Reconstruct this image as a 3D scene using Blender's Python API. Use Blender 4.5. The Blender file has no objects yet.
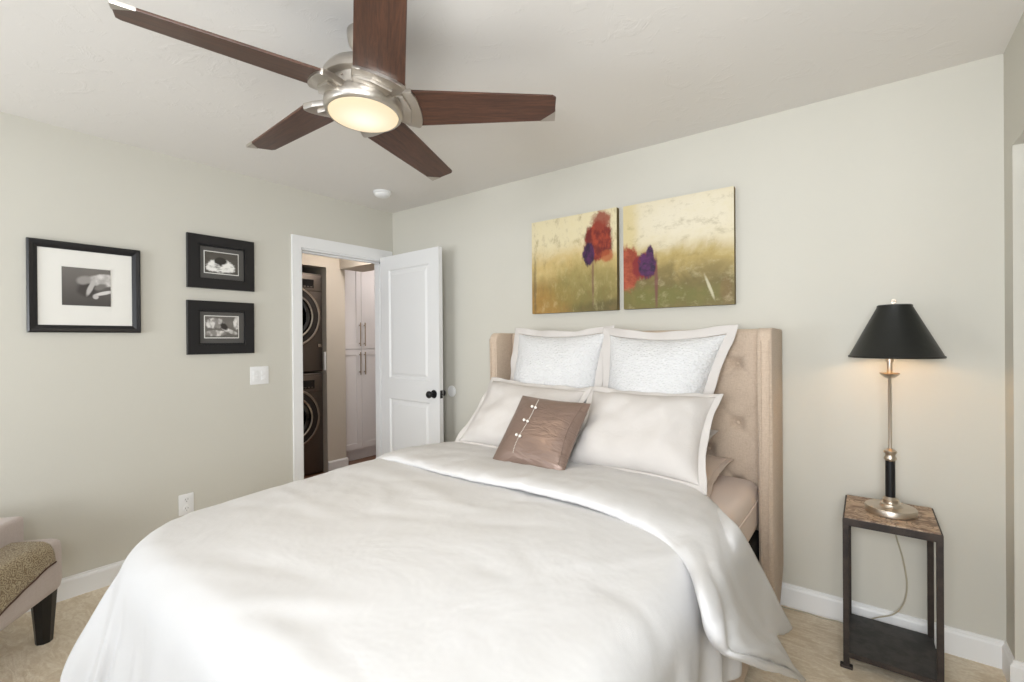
import bpy, bmesh, math, random
import numpy as np
from mathutils import Vector, Matrix, noise

S = bpy.context.scene
COL = S.collection
rnd = random.Random(7)
pi = math.pi

# ------------------------------------------------------------------ camera
yaw, pitch, roll, fpx = .6474, -.0030, -.0080, 469.4
CAM = Vector((3.3184, -2.6626, 1.3235))
f0 = Vector((-math.sin(yaw), math.cos(yaw), 0)); r0 = Vector((math.cos(yaw), math.sin(yaw), 0)); u0 = Vector((0, 0, 1))
F = f0*math.cos(pitch) + u0*math.sin(pitch); u2 = u0*math.cos(pitch) - f0*math.sin(pitch)
R = r0*math.cos(roll) + u2*math.sin(roll); U = u2*math.cos(roll) - r0*math.sin(roll)
cd = bpy.data.cameras.new('camera'); cam = bpy.data.objects.new('camera', cd); COL.objects.link(cam)
M4 = Matrix((R, U, -F)).transposed().to_4x4(); M4.translation = CAM
cam.matrix_world = M4
cd.sensor_width = 36; cd.sensor_fit = 'HORIZONTAL'; cd.lens = 36*fpx/1024; cd.clip_start = .02
S.camera = cam

# ------------------------------------------------------------------ world, lights, exposure
S.view_settings.view_transform = 'Standard'; S.view_settings.look = 'None'
S.view_settings.exposure = 0.15; S.view_settings.gamma = 1.0
S.view_settings.use_curve_mapping = False
S.cycles.use_denoising = True
S.cycles.max_bounces = 8; S.cycles.diffuse_bounces = 5; S.cycles.glossy_bounces = 4; S.cycles.transmission_bounces = 6
S.cycles.sample_clamp_indirect = 6
S.cycles.caustics_reflective = False; S.cycles.caustics_refractive = False
W = bpy.data.worlds.new('sky'); S.world = W; W.use_nodes = True
W.node_tree.nodes['Background'].inputs[0].default_value = (.80, .90, 1.0, 1)
W.node_tree.nodes['Background'].inputs[1].default_value = .5


def area_light(name, loc, rot, sx, sy, power, color, spread=pi):
    l = bpy.data.lights.new(name, 'AREA'); l.shape = 'RECTANGLE'; l.size = sx; l.size_y = sy
    l.energy = power; l.color = color; l.spread = spread
    o = bpy.data.objects.new(name, l); o.location = loc; o.rotation_euler = rot; COL.objects.link(o)
    return o


# added lights: daylight stand-ins outside unseen windows, and unseen fill aimed at the ceiling
def aimed(name, loc, target, sx, sy, power, color, spread=pi):
    o = area_light(name, loc, (0, 0, 0), sx, sy, power, color, spread)
    o.rotation_euler = (Vector(target)-Vector(loc)).to_track_quat('-Z', 'Y').to_euler()
    return o


DAY, FILL = (.945, .975, 1.0), (.935, .97, 1.0)
aimed('daylight_front', (3.6, -13.0, 1.5), (2.4, 0, 1.2), 3.0, 2.6, 300, DAY)
aimed('daylight_side', (9.6, -9.8, 1.9), (0, -1.2, 1.2), 3.2, 2.4, 175, DAY)  # side source added to brighten the left wall
aimed('fill_light_right', (3.35, -3.05, 1.55), (2.9, -1.0, 2.44), .8, .6, 39, FILL)  # added fill behind the camera, standing in for a bounced flash
aimed('fill_light_left', (.8, -4.0, 1.15), (.8, -2.1, 2.44), 1.0, .7, 20, FILL)  # second added fill, unseen, evens out ceiling and left wall
area_light('hall_fill_light', (-.42, -.06, 2.41), (0, 0, 0), .25, .2, 7, (1.0, .93, .88))  # unseen fill added to brighten the pier and laundry machines
area_light('hall_end_fill', (-.62, .78, 2.41), (0, 0, 0), .3, .3, 5.5, (1.0, .95, .94))  # unseen fill added to brighten the tall cabinet

# ------------------------------------------------------------------ materials


def lin(c):
    return tuple(((v/255)/12.92 if v/255 <= .04045 else ((v/255+.055)/1.055)**2.4) for v in c)


class Mat:
    """a small wrapper that builds node chains"""
    def __init__(s, name, rough=.6, color=(200, 200, 200), metallic=0, spec=.5, sheen=0):
        s.m = bpy.data.materials.new(name); s.m.use_nodes = True
        s.t = s.m.node_tree; s.n = s.t.nodes; s.b = s.n['Principled BSDF']
        s.b.inputs['Base Color'].default_value = (*lin(color), 1)
        s.b.inputs['Roughness'].default_value = rough
        s.b.inputs['Metallic'].default_value = metallic
        s.b.inputs['Specular IOR Level'].default_value = spec
        if sheen:
            s.b.inputs['Sheen Weight'].default_value = sheen
        s.tc = None

    def link(s, a, b): s.t.links.new(a, b)

    def put(s, sock, v):
        if hasattr(v, 'is_linked') or hasattr(v, 'links'): s.link(v, sock)
        elif isinstance(v, (tuple, list)) and len(v) == 3 and sock.type == 'RGBA': sock.default_value = (*v, 1)
        else: sock.default_value = v

    def coord(s, kind='Object'):
        if not s.tc: s.tc = s.n.new('ShaderNodeTexCoord')
        return s.tc.outputs[kind]

    def mapping(s, vec, scale=(1, 1, 1), rot=(0, 0, 0), loc=(0, 0, 0)):
        n = s.n.new('ShaderNodeMapping'); s.link(vec, n.inputs[0])
        n.inputs['Scale'].default_value = scale; n.inputs['Rotation'].default_value = rot; n.inputs['Location'].default_value = loc
        return n.outputs[0]

    def noise(s, vec, scale=5, detail=3, rough=.5, dist=0, out='Fac'):
        n = s.n.new('ShaderNodeTexNoise'); s.link(vec, n.inputs['Vector'])
        n.inputs['Scale'].default_value = scale; n.inputs['Detail'].default_value = detail
        n.inputs['Roughness'].default_value = rough; n.inputs['Distortion'].default_value = dist
        return n.outputs[out]

    def voronoi(s, vec, scale=5, feature='F1', out='Distance'):
        n = s.n.new('ShaderNodeTexVoronoi'); n.feature = feature; s.link(vec, n.inputs['Vector']); n.inputs['Scale'].default_value = scale
        return n.outputs[out]

    def wave(s, vec, scale=5, dist=0, direction='X', detail=2):
        n = s.n.new('ShaderNodeTexWave'); n.bands_direction = direction; s.link(vec, n.inputs['Vector'])
        n.inputs['Scale'].default_value = scale; n.inputs['Distortion'].default_value = dist; n.inputs['Detail'].default_value = detail
        return n.outputs['Fac']

    def math(s, op, a, b=0.0, clamp=False):
        n = s.n.new('ShaderNodeMath'); n.operation = op; n.use_clamp = clamp
        s.put(n.inputs[0], a); s.put(n.inputs[1], b)
        return n.outputs[0]

    def ramp(s, fac, a, b, lo=0., hi=1., smooth=True):
        n = s.n.new('ShaderNodeMapRange'); n.interpolation_type = 'SMOOTHSTEP' if smooth else 'LINEAR'
        s.put(n.inputs[0], fac); n.inputs[1].default_value = a; n.inputs[2].default_value = b
        n.inputs[3].default_value = lo; n.inputs[4].default_value = hi
        return n.outputs[0]

    def mix(s, fac, a, b):
        n = s.n.new('ShaderNodeMix'); n.data_type = 'RGBA'
        s.put(n.inputs[0], fac); s.put(n.inputs[6], a); s.put(n.inputs[7], b)
        return n.outputs[2]

    def color(s, c): s.put(s.b.inputs['Base Color'], c)

    def bump(s, h, strength=.3, dist=.01):
        n = s.n.new('ShaderNodeBump'); n.inputs['Strength'].default_value = strength; n.inputs['Distance'].default_value = dist
        prev = s.b.inputs['Normal']
        if prev.is_linked: s.link(prev.links[0].from_socket, n.inputs['Normal'])
        s.link(h, n.inputs['Height']); s.link(n.outputs[0], s.b.inputs['Normal'])


def wall_mat():
    a = Mat('wall_paint', .75, (203, 202, 187), spec=.25)
    c = a.coord(); a.bump(a.noise(c, 55, 3), .10, .004); a.bump(a.noise(c, 3, 2), .06, .02)
    a.color(a.mix(a.noise(c, 1.2, 2), lin((206, 203, 193)), lin((209, 206, 196))))
    return a.m


def ceil_mat():
    a = Mat('ceiling_paint', .9, (229, 226, 222), spec=.15)
    c = a.coord(); n1 = a.noise(a.mapping(c, (1, 1, .2)), 9, 5, .65, 1.2)
    a.bump(a.ramp(n1, .54, .66), .26, .003); a.bump(a.noise(c, 60, 2), .08, .003)
    return a.m


def carpet_mat():
    a = Mat('carpet_pile', 1.0, (198, 180, 158), spec=.05, sheen=.25)
    c = a.coord()
    n1 = a.noise(a.mapping(c, (1, 1, 1), (0, 0, .5)), 5, 4, .6, .8); n2 = a.noise(c, 90, 2)
    n3 = a.noise(a.mapping(c, (1, 3.2, 1), (0, 0, .9)), 6, 3, .6, 2.5)
    k = a.math('ADD', a.math('MULTIPLY', n1, .45), a.math('MULTIPLY', n3, .55))
    c1 = a.mix(a.ramp(k, .38, .62), lin((214, 196, 167)), lin((240, 228, 206)))
    a.color(a.mix(a.ramp(n2, .3, .7, 0, .35), c1, lin((204, 184, 156))))
    a.bump(a.noise(c, 220, 3, .7), .6, .006); a.bump(n3, .3, .012)
    return a.m


def fabric(name, col, col2=None, weave=900, wr=.0, rough=.9, sheen=.2, bumps=.25, wscale=7, wdist=.02):
    a = Mat(name, rough, col, spec=.2, sheen=sheen)
    c = a.coord()
    w1 = a.wave(c, weave/6.28, 1.5, 'X'); w2 = a.wave(c, weave/6.28, 1.5, 'Z'); w3 = a.wave(c, weave/6.28, 1.5, 'Y')
    k = a.math('MULTIPLY', a.math('ADD', a.math('ADD', w1, w2), w3), .33)
    if col2:
        n = a.noise(a.mapping(c, (1, 1, 1)), 130, 3, .7)
        n4 = a.noise(a.mapping(c, (4, 4, 90)), 8, 2); n5 = a.noise(a.mapping(c, (90, 90, 4)), 8, 2)
        kk = a.math('MULTIPLY', a.math('ADD', a.math('ADD', n4, n5), n), .34)
        a.color(a.mix(a.ramp(kk, .36, .66), lin(col2), lin(col)))
    a.bump(k, bumps, .0012)
    if wr:
        a.bump(a.noise(a.mapping(c, (1, 1, 1)), wscale, 4, .5, .25), wr, wdist)
    return a.m


def quilt_mat():
    a = Mat('white_quilted_cotton', .95, (219, 219, 220), spec=.1)
    c = a.coord()
    v = a.voronoi(a.mapping(c, (1, 1, 1.7)), 62); n = a.noise(c, 5, 3)
    a.bump(v, .8, .006); a.bump(n, .3, .02)
    return a.m


def satin_mat():
    a = Mat('brown_satin', .33, (138, 117, 106), metallic=.35, spec=.6)
    a.b.inputs['Anisotropic'].default_value = .5
    c = a.coord()
    a.bump(a.noise(a.mapping(c, (1, 1, 3), (0, .6, 0)), 9, 4, .5, .8), .35, .02)
    a.bump(a.wave(c, 180, 1, 'Z'), .08, .001)
    return a.m


def metal(name, col, rough=.3, brushed=0):
    a = Mat(name, rough, col, metallic=1)
    c = a.coord()
    n = a.noise(a.mapping(c, (1, 1, 30)), 20, 2)
    a.put(a.b.inputs['Roughness'], a.ramp(n, .3, .7, rough*.85, rough*1.2))
    return a.m


def painted(name, col, rough=.4, bump=.03, spec=.4):
    a = Mat(name, rough, col, spec=spec); c = a.coord()
    a.bump(a.noise(c, 40, 3), bump, .003)
    return a.m


def wood_mat(name, c1, c2, axis=(1, 14, 14), rough=.35, scale=6):
    a = Mat(name, rough, c1); c = a.coord()
    n = a.noise(a.mapping(c, axis), scale, 5, .6, .6)
    n2 = a.noise(a.mapping(c, tuple(v*4 for v in axis)), scale, 3, .6)
    k = a.math('ADD', a.math('MULTIPLY', n, .65), a.math('MULTIPLY', n2, .35))
    a.color(a.mix(a.ramp(k, .35, .65), lin(c1), lin(c2))); a.bump(k, .08, .002)
    return a.m


def iron_mat(name='dark_iron', c1=(66, 57, 52), c2=(48, 42, 40)):
    a = Mat(name, .55, c1, metallic=.35); c = a.coord()
    a.color(a.mix(a.ramp(a.noise(c, 14, 5, .7), .38, .62), lin(c2), lin(c1))); a.bump(a.noise(c, 90, 4), .25, .002)
    return a.m


def stone_mat():
    a = Mat('mottled_stone_inlay', .5, (150, 122, 100)); c = a.coord()
    n = a.noise(c, 11, 6, .65, 2.0); v = a.voronoi(a.mapping(c, (1, .9, 1)), 13, 'F1')
    rings = a.math('SINE', a.math('MULTIPLY', v, 34.))
    k = a.mix(a.ramp(n, .36, .64), lin((122, 96, 78)), lin((200, 176, 150)))
    k = a.mix(a.ramp(rings, .55, .95, 0, .55), k, lin((94, 70, 56)))
    a.color(k); a.bump(n, .3, .003)
    return a.m


def emit(name, col, strength):
    a = Mat(name, .4, col)
    a.b.inputs['Emission Color'].default_value = (*lin(col), 1); a.b.inputs['Emission Strength'].default_value = strength
    return a.m


def picture(name, axes, build, rough=.55):
    """axes = which generated axes give the picture's across / up; build(a, u, v, n) -> colour socket"""
    a = Mat(name, rough, (128, 128, 128)); g = a.coord('Generated')
    sp = a.n.new('ShaderNodeSeparateXYZ'); a.link(g, sp.inputs[0])
    u, v = sp.outputs[axes[0]], sp.outputs[axes[1]]
    a.uraw, a.vraw = u, v
    a.g = g
    a.color(build(a, u, v))
    return a


def blob(a, u, v, cx, cy, rx, ry, soft=.3, wob=.35, scale=6, seed=0, rot=0):
    """a ragged elliptical patch mask"""
    du = a.math('SUBTRACT', u, cx); dv = a.math('SUBTRACT', v, cy)
    if rot:
        c, s = math.cos(rot), math.sin(rot)
        du, dv = (a.math('ADD', a.math('MULTIPLY', du, c), a.math('MULTIPLY', dv, s)),
                  a.math('SUBTRACT', a.math('MULTIPLY', dv, c), a.math('MULTIPLY', du, s)))
    du = a.math('DIVIDE', du, rx); dv = a.math('DIVIDE', dv, ry)
    d = a.math('SQRT', a.math('ADD', a.math('MULTIPLY', du, du), a.math('MULTIPLY', dv, dv)))
    n = a.noise(a.mapping(a.g, (1.25, 1, .8), loc=(seed*3.1, seed*1.7, seed)), scale*1.5, 7, .72)
    d = a.math('ADD', d, a.math('MULTIPLY', a.math('SUBTRACT', n, .5), wob*3.2))
    return a.ramp(d, 1-soft, 1+soft, 1, 0)


def paint_left(a, u, v):
    n = a.noise(a.g, 3.2, 6, .62, .6); nf = a.noise(a.mapping(a.g, (2.2, 1, 1.2)), 5, 8, .72)
    h = a.math('ADD', v, a.math('MULTIPLY', a.math('SUBTRACT', n, .5), .5))
    col = a.mix(a.ramp(h, .10, .50), lin((116, 98, 54)), lin((198, 172, 112)))
    col = a.mix(a.ramp(h, .45, .80), col, lin((220, 208, 172)))
    col = a.mix(a.math('MULTIPLY', blob(a, u, v, .15, .12, .35, .2, .5, .6, 4, 1), .7), col, lin((176, 132, 62)))
    col = a.mix(a.math('MULTIPLY', blob(a, u, v, .65, .25, .45, .25, .5, .5, 4, 2), .6), col, lin((128, 122, 62)))
    col = a.mix(a.math('MULTIPLY', blob(a, u, v, .92, .04, .35, .06, .5, .5, 5, 3), .8), col, lin((92, 84, 44)))
    col = a.mix(a.math('MULTIPLY', blob(a, u, v, .04, .3, .02, .3, .5, .5, 12, 4), .6), col, lin((96, 84, 58)))
    col = a.mix(a.ramp(nf, .50, .68, 0, .30), col, lin((214, 198, 150)))
    col = a.mix(a.ramp(nf, .32, .50, .5, 0), col, lin((128, 104, 56)))
    col = a.mix(a.math('MULTIPLY', blob(a, u, v, .74, .35, .012, .26, .6, .5, 8, 5), .6), col, lin((110, 62, 62)))
    red = a.mix(a.ramp(nf, .4, .62), lin((104, 26, 18)), lin((160, 60, 32)))
    col = a.mix(blob(a, u, v, .80, .70, .155, .19, .14, .30, 7, 6), col, red)
    col = a.mix(a.math('MULTIPLY', blob(a, u, v, .83, .90, .10, .10, .3, .6, 9, 7), .9), col, lin((136, 50, 32)))
    col = a.mix(a.math('MULTIPLY', blob(a, u, v, .90, .54, .07, .06, .3, .5, 9, 8), .8), col, lin((166, 78, 36)))
    return a.mix(blob(a, u, v, .695, .575, .065, .12, .14, .32, 9, 9), col, a.mix(a.ramp(nf, .42, .6), lin((34, 12, 44)), lin((76, 26, 76))))


def paint_right(a, u, v):
    n = a.noise(a.g, 3.0, 6, .62, .7); nf = a.noise(a.mapping(a.g, (1.3, 1, 2), loc=(4, 0, 2)), 5, 8, .72)
    h = a.math('ADD', v, a.math('MULTIPLY', a.math('SUBTRACT', n, .5), .42))
    h = a.math('ADD', h, a.math('MULTIPLY', u, .06))
    col = a.mix(a.ramp(h, .26, .50), lin((112, 98, 52)), lin((178, 156, 96)))
    col = a.mix(a.ramp(h, .46, .66), col, lin((218, 207, 178)))
    col = a.mix(a.math('MULTIPLY', blob(a, u, v, .6, .82, .42, .2, .6, .4, 4, 11), .7), col, lin((226, 218, 198)))
    col = a.mix(a.math('MULTIPLY', blob(a, u, v, .03, .75, .10, .4, .6, .4, 4, 12), .5), col, lin((202, 180, 104)))
    col = a.mix(a.math('MULTIPLY', blob(a, u, v, .35, .1, .5, .1, .5, .6, 4, 13), .55), col, lin((108, 112, 44)))
    col = a.mix(a.math('MULTIPLY', blob(a, u, v, .94, .12, .05, .12, .4, .6, 7, 14), .7), col, lin((120, 96, 52)))
    col = a.mix(a.ramp(nf, .50, .68, 0, .30), col, lin((214, 202, 160)))
    col = a.mix(a.ramp(nf, .32, .50, .4, 0), col, lin((134, 116, 62)))
    col = a.mix(a.math('MULTIPLY', blob(a, u, v, .80, .16, .012, .10, .5, .3, 8, 15, .35), .6), col, lin((226, 220, 190)))
    red = a.mix(a.ramp(nf, .4, .6), lin((140, 54, 28)), lin((172, 82, 50)))
    col = a.mix(blob(a, u, v, .05, .40, .11, .22, .16, .35, 7, 16), col, red)
    col = a.mix(blob(a, u, v, .21, .40, .12, .12, .16, .40, 9, 17), col, lin((126, 28, 28)))
    col = a.mix(a.math('MULTIPLY', blob(a, u, v, .325, .22, .016, .24, .4, .3, 8, 18), .75), col, lin((112, 60, 58)))
    pur = a.mix(a.ramp(nf, .42, .6), lin((32, 10, 46)), lin((84, 26, 84)))
    col = a.mix(blob(a, u, v, .235, .41, .085, .12, .16, .45, 10, 19), col, pur)
    return a.mix(blob(a, u, v, .265, .50, .035, .09, .2, .4, 9, 20), col, pur)


def photo_a(a, u, v):
    n = a.noise(a.g, 3, 3)
    col = a.mix(v, lin((78, 74, 72)), lin((112, 108, 105)))
    skin = a.mix(a.ramp(n, .35, .7), lin((160, 156, 153)), lin((228, 224, 222)))
    col = a.mix(blob(a, u, v, .50, .44, .20, .20, .3, .15, 3, 6), col, lin((66, 62, 61)))
    col = a.mix(blob(a, u, v, .86, .70, .34, .17, .16, .12, 3, 1, .05), col, skin)
    col = a.mix(blob(a, u, v, .44, .68, .16, .11, .3, .12, 3, 2, .35), col, lin((150, 146, 143)))
    col = a.mix(blob(a, u, v, .58, .50, .055, .22, .3, .15, 4, 3, -.35), col, lin((186, 182, 179)))
    col = a.mix(blob(a, u, v, .78, .52, .13, .07, .4, .2, 4, 4, .5), col, lin((120, 116, 113)))
    col = a.mix(blob(a, u, v, .86, .36, .22, .045, .25, .1, 4, 5, .3), col, lin((214, 210, 208)))
    return a.mix(blob(a, u, v, .68, .25, .06, .06, .3, .2, 5, 7), col, lin((196, 192, 190)))


def photo_b(a, u, v):
    n = a.noise(a.mapping(a.g, (.7, .7, 1.3)), 5, 3, .5)
    col = a.mix(n, lin((70, 66, 62)), lin((96, 92, 86)))
    w = a.mix(a.ramp(n, .4, .6), lin((150, 147, 143)), lin((240, 238, 234)))
    col = a.mix(blob(a, u, v, .24, .36, .18, .30, .2, .35, 6, 1, -.3), col, w)
    col = a.mix(blob(a, u, v, .70, .36, .18, .30, .2, .35, 6, 2, .3), col, w)
    col = a.mix(blob(a, u, v, .47, .18, .26, .16, .2, .3, 6, 3), col, w)
    return a.mix(blob(a, u, v, .46, .60, .20, .18, .2, .2, 4, 4), col, lin((52, 49, 46)))


def photo_c(a, u, v):
    n = a.noise(a.mapping(a.g, (1, 1.2, .6)), 4, 3, .5)
    col = a.mix(n, lin((88, 84, 80)), lin((128, 124, 119)))
    w = a.mix(a.ramp(n, .38, .62), lin((140, 136, 132)), lin((226, 223, 219)))
    col = a.mix(blob(a, u, v, .26, .68, .26, .24, .2, .35, 5, 1), col, w)
    col = a.mix(blob(a, u, v, .30, .20, .30, .14, .2, .3, 5, 2), col, w)
    col = a.mix(blob(a, u, v, .74, .30, .26, .09, .25, .2, 5, 3, -.6), col, w)
    col = a.mix(blob(a, u, v, .95, .70, .10, .30, .2, .2, 5, 4), col, w)
    return a.mix(blob(a, u, v, .56, .52, .10, .18, .3, .2, 5, 5, .4), col, lin((54, 50, 47)))


M = {}
M['wall'] = wall_mat(); M['ceiling'] = ceil_mat(); M['carpet'] = carpet_mat()
M['trim'] = painted('white_trim_paint', (236, 236, 236), .35)
M['door'] = painted('white_door_paint', (228, 228, 228), .4)
M['cab'] = painted('white_cabinet_paint', (226, 222, 222), .45)
M['hallwall'] = painted('hall_wall_paint', (202, 193, 180), .8)
M['hallfloor'] = wood_mat('hall_wood_floor', (142, 102, 78), (112, 78, 58), (12, 1, 1))
M['duvet'] = fabric('white_linen_duvet', (212, 211, 211), None, 1500, .40, .95, .0, .12, 3.5, .03)
M['linen'] = fabric('natural_linen', (207, 202, 198), None, 1300, .40, .95, .0, .15, 8, .02)
M['sheet'] = fabric('blush_cotton_sheet', (218, 201, 190), None, 1600, .15, .9, .1, .1, 6, .02)
M['taupe'] = fabric('taupe_cotton', (200, 182, 168), None, 1600, .3, .9, .1, .1, 8, .02)
M['headboard'] = fabric('beige_linen_upholstery', (208, 190, 171), (188, 168, 149), 1100, .05, .95, .15, .35)
M['chair'] = fabric('rose_taupe_upholstery', (198, 186, 180), (188, 175, 169), 1500, .12, .95, .25, .2, 9, .01)
M['quilt'] = quilt_mat(); M['satin'] = satin_mat()
M['nickel'] = metal('brushed_nickel', (196, 190, 182), .36)
M['lampmetal'] = metal('aged_nickel', (205, 194, 180), .36)
M['steel'] = metal('polished_steel', (190, 182, 175), .2)
M['handle'] = metal('bronze_bar', (152, 134, 114), .35)
M['graphite'] = metal('graphite_appliance_metal', (118, 110, 104), .5)
M['panel'] = metal('appliance_panel_metal', (138, 130, 124), .4)
M['blade'] = wood_mat('walnut_blade', (92, 60, 45), (64, 42, 33), (1, 12, 12), .38, 5)
M['iron'] = iron_mat(); M['shelf'] = iron_mat('dark_slate_metal', (74, 72, 71), (58, 57, 57)); M['stone'] = stone_mat()
M['black'] = painted('black_satin_paint', (24, 24, 26), .35, .04)
M['blackframe'] = painted('black_wood_frame', (30, 29, 31), .32, .04)
M['matblack'] = painted('black_mat_board', (33, 33, 34), .7)
M['matgrey'] = painted('charcoal_mat_board', (84, 82, 80), .3)
M['matwhite'] = painted('cream_mat_board', (233, 231, 225), .7)
M['whiteline'] = painted('white_bevel', (232, 231, 226), .6)
M['shade'] = painted('black_parchment_shade', (30, 31, 29), .42, .25)
M['shade_inner'] = painted('gold_shade_lining', (206, 176, 130), .6)
M['plastic'] = painted('white_plastic', (238, 238, 238), .3, 0)
M['slot'] = painted('dark_slot', (60, 58, 56), .5, 0)
M['leg'] = painted('ebony_leg', (27, 26, 25), .3, .02)
M['cord'] = painted('clear_gold_cord', (176, 168, 148), .35, 0)
M['canvas'] = painted('canvas_edge', (112, 98, 62), .8, .1)
M['glass'] = emit('lit_frosted_glass', (255, 232, 196), 1.0)
M['bulb'] = emit('lit_bulb', (255, 214, 150), 9)
M['doorglass'] = painted('dark_door_glass', (34, 31, 31), .08, 0, .8)
M['display'] = painted('black_display', (20, 20, 22), .15, 0, .6)
M['pearl'] = painted('pearl', (236, 230, 222), .15, 0, .8)
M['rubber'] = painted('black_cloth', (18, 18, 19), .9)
M['paint1'] = picture('abstract_meadow_left', (0, 2), paint_left).m
M['paint2'] = picture('abstract_meadow_right', (0, 2), paint_right).m
M['photo1'] = picture('photo_resting_figure', (1, 2), photo_a, .25).m
M['photo2'] = picture('photo_white_cloth', (1, 2), photo_b, .25).m
M['photo3'] = picture('photo_folded_figure', (1, 2), photo_c, .25).m


def glow_mat():
    a = Mat('lit_frosted_glass', .35, (120, 112, 98)); c = a.coord()
    ln = a.n.new('ShaderNodeVectorMath'); ln.operation = 'LENGTH'; a.link(a.mapping(c, (1, 1, 0)), ln.inputs[0])
    k = a.ramp(ln.outputs['Value'], .0, .13, 1, 0)
    a.put(a.b.inputs['Emission Color'], a.mix(k, lin((255, 232, 190)), lin((255, 246, 226))))
    a.put(a.b.inputs['Emission Strength'], a.math('ADD', a.math('MULTIPLY', k, .22), .74))
    return a.m


M['glass'] = glow_mat()


def paisley_mat():
    a = Mat('paisley_throw', .95, (150, 132, 104), spec=.1, sheen=.3); c = a.coord()
    v = a.voronoi(a.mapping(c, (1, 1, 1)), 38); n = a.noise(c, 40, 5, .7, 2.5)
    sw = a.math('SINE', a.math('ADD', a.math('MULTIPLY', v, 24.), a.math('MULTIPLY', n, 16.)))
    a.color(a.mix(a.ramp(sw, -.2, .5), lin((124, 104, 76)), lin((174, 160, 130))))
    a.bump(sw, .3, .003)
    return a.m


M['throw'] = paisley_mat(); M['throwtrim'] = painted('brown_throw_edge', (84, 60, 50), .9)

# ------------------------------------------------------------------ mesh helpers


def obj(name, bm, m, parent=None, smooth=False, mods=None, loc=None):
    me = bpy.data.meshes.new(name)
    if isinstance(bm, bmesh.types.BMesh):
        bmesh.ops.recalc_face_normals(bm, faces=bm.faces[:]); bm.to_mesh(me); bm.free()
    else:
        me.from_pydata(bm[0], [], bm[1]); me.update()
    me.materials.append(M[m] if isinstance(m, str) else m)
    if smooth:
        me.polygons.foreach_set('use_smooth', [True]*len(me.polygons))
        if smooth != 'all':
            try: me.set_sharp_from_angle(angle=math.radians(42))
            except Exception: pass
    o = bpy.data.objects.new(name, me); COL.objects.link(o)
    if parent: o.parent = parent
    if loc: o.location = loc
    return o


def tag(o, label, cat, group=None):
    o['label'] = label; o['category'] = cat
    if group: o['group'] = group
    return o


def thing(name, label, cat, loc=(0, 0, 0), rot=(0, 0, 0), group=None):
    o = bpy.data.objects.new(name, None); COL.objects.link(o); o.empty_display_size = .1
    o.location = loc; o.rotation_euler = rot
    return tag(o, label, cat, group)


def struct(name, bm, m, parent=None, smooth=False, label=None):
    o = obj(name, bm, m, parent, smooth)
    if not parent: o['kind'] = 'structure'
    return o


def box(x0, x1, y0, y1, z0, z1, bev=0, seg=2, bm=None):
    b = bmesh.new()
    vs = [b.verts.new((x, y, z)) for x in (x0, x1) for y in (y0, y1) for z in (z0, z1)]
    for f in ((0, 1, 3, 2), (4, 6, 7, 5), (0, 4, 5, 1), (2, 3, 7, 6), (0, 2, 6, 4), (1, 5, 7, 3)):
        b.faces.new([vs[i] for i in f])
    if bev: bmesh.ops.bevel(b, geom=b.edges[:]+b.verts[:], offset=bev, segments=seg, affect='EDGES', profile=.6)
    return join(bm, b) if bm else b


def join(a, b):
    me = bpy.data.meshes.new('tmp'); b.to_mesh(me); b.free(); a.from_mesh(me); bpy.data.meshes.remove(me)
    return a


def joins(*bs):
    a = bs[0]
    for b in bs[1:]: join(a, b)
    return a


def lathe(prof, n=48, center=(0, 0, 0), axis='Z', cap=True):
    """prof: (r, h) list"""
    b = bmesh.new(); rings = []
    for r, h in prof:
        ring = []
        for i in range(n):
            a = 2*pi*i/n; p = (r*math.cos(a), r*math.sin(a), h)
            if axis == 'X': p = (h, p[0], p[1])
            if axis == 'Y': p = (p[0], h, p[1])
            ring.append(b.verts.new((p[0]+center[0], p[1]+center[1], p[2]+center[2])))
        rings.append(ring)
    for a, c in zip(rings, rings[1:]):
        for i in range(n): b.faces.new((a[i], a[(i+1) % n], c[(i+1) % n], c[i]))
    if cap:
        for r in (rings[0], rings[-1]): b.faces.new(r)
    return b


def tube(pts, r, n=10, cap=True):
    b = bmesh.new(); rings = []; P = [Vector(p) for p in pts]
    up = Vector((.13, .27, .95)).normalized()
    for i, p in enumerate(P):
        t = (P[min(i+1, len(P)-1)]-P[max(i-1, 0)]).normalized()
        s = t.cross(up); s = s.normalized() if s.length > 1e-4 else t.orthogonal().normalized(); q = s.cross(t)
        rr = r[i] if isinstance(r, (list, tuple)) else r
        rings.append([b.verts.new(p+(s*math.cos(2*pi*k/n)+q*math.sin(2*pi*k/n))*rr) for k in range(n)])
    for a, c in zip(rings, rings[1:]):
        for i in range(n): b.faces.new((a[i], a[(i+1) % n], c[(i+1) % n], c[i]))
    if cap: b.faces.new(rings[0]); b.faces.new(rings[-1])
    return b


def catmull(P, n):
    P = np.array(P, float); m = len(P); out = []
    ext = np.vstack([2*P[0]-P[1], P, 2*P[-1]-P[-2]])
    for t in np.linspace(0, m-1, n):
        i = min(int(t), m-2); f = t-i
        a, b, c, d = ext[i], ext[i+1], ext[i+2], ext[i+3]
        out.append(.5*((2*b)+(c-a)*f+(2*a-5*b+4*c-d)*f*f+(3*b-a-3*c+d)*f**3))
    return np.array(out)


def prism(poly, z0, z1, bev=0):
    b = bmesh.new()
    lo = [b.verts.new((x, y, z0)) for x, y in poly]; hi = [b.verts.new((x, y, z1)) for x, y in poly]
    n = len(poly); b.faces.new(lo[::-1]); b.faces.new(hi)
    for i in range(n): b.faces.new((lo[i], lo[(i+1) % n], hi[(i+1) % n], hi[i]))
    if bev: bmesh.ops.bevel(b, geom=b.edges[:], offset=bev, segments=2, affect='EDGES', profile=.6)
    return b


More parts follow.
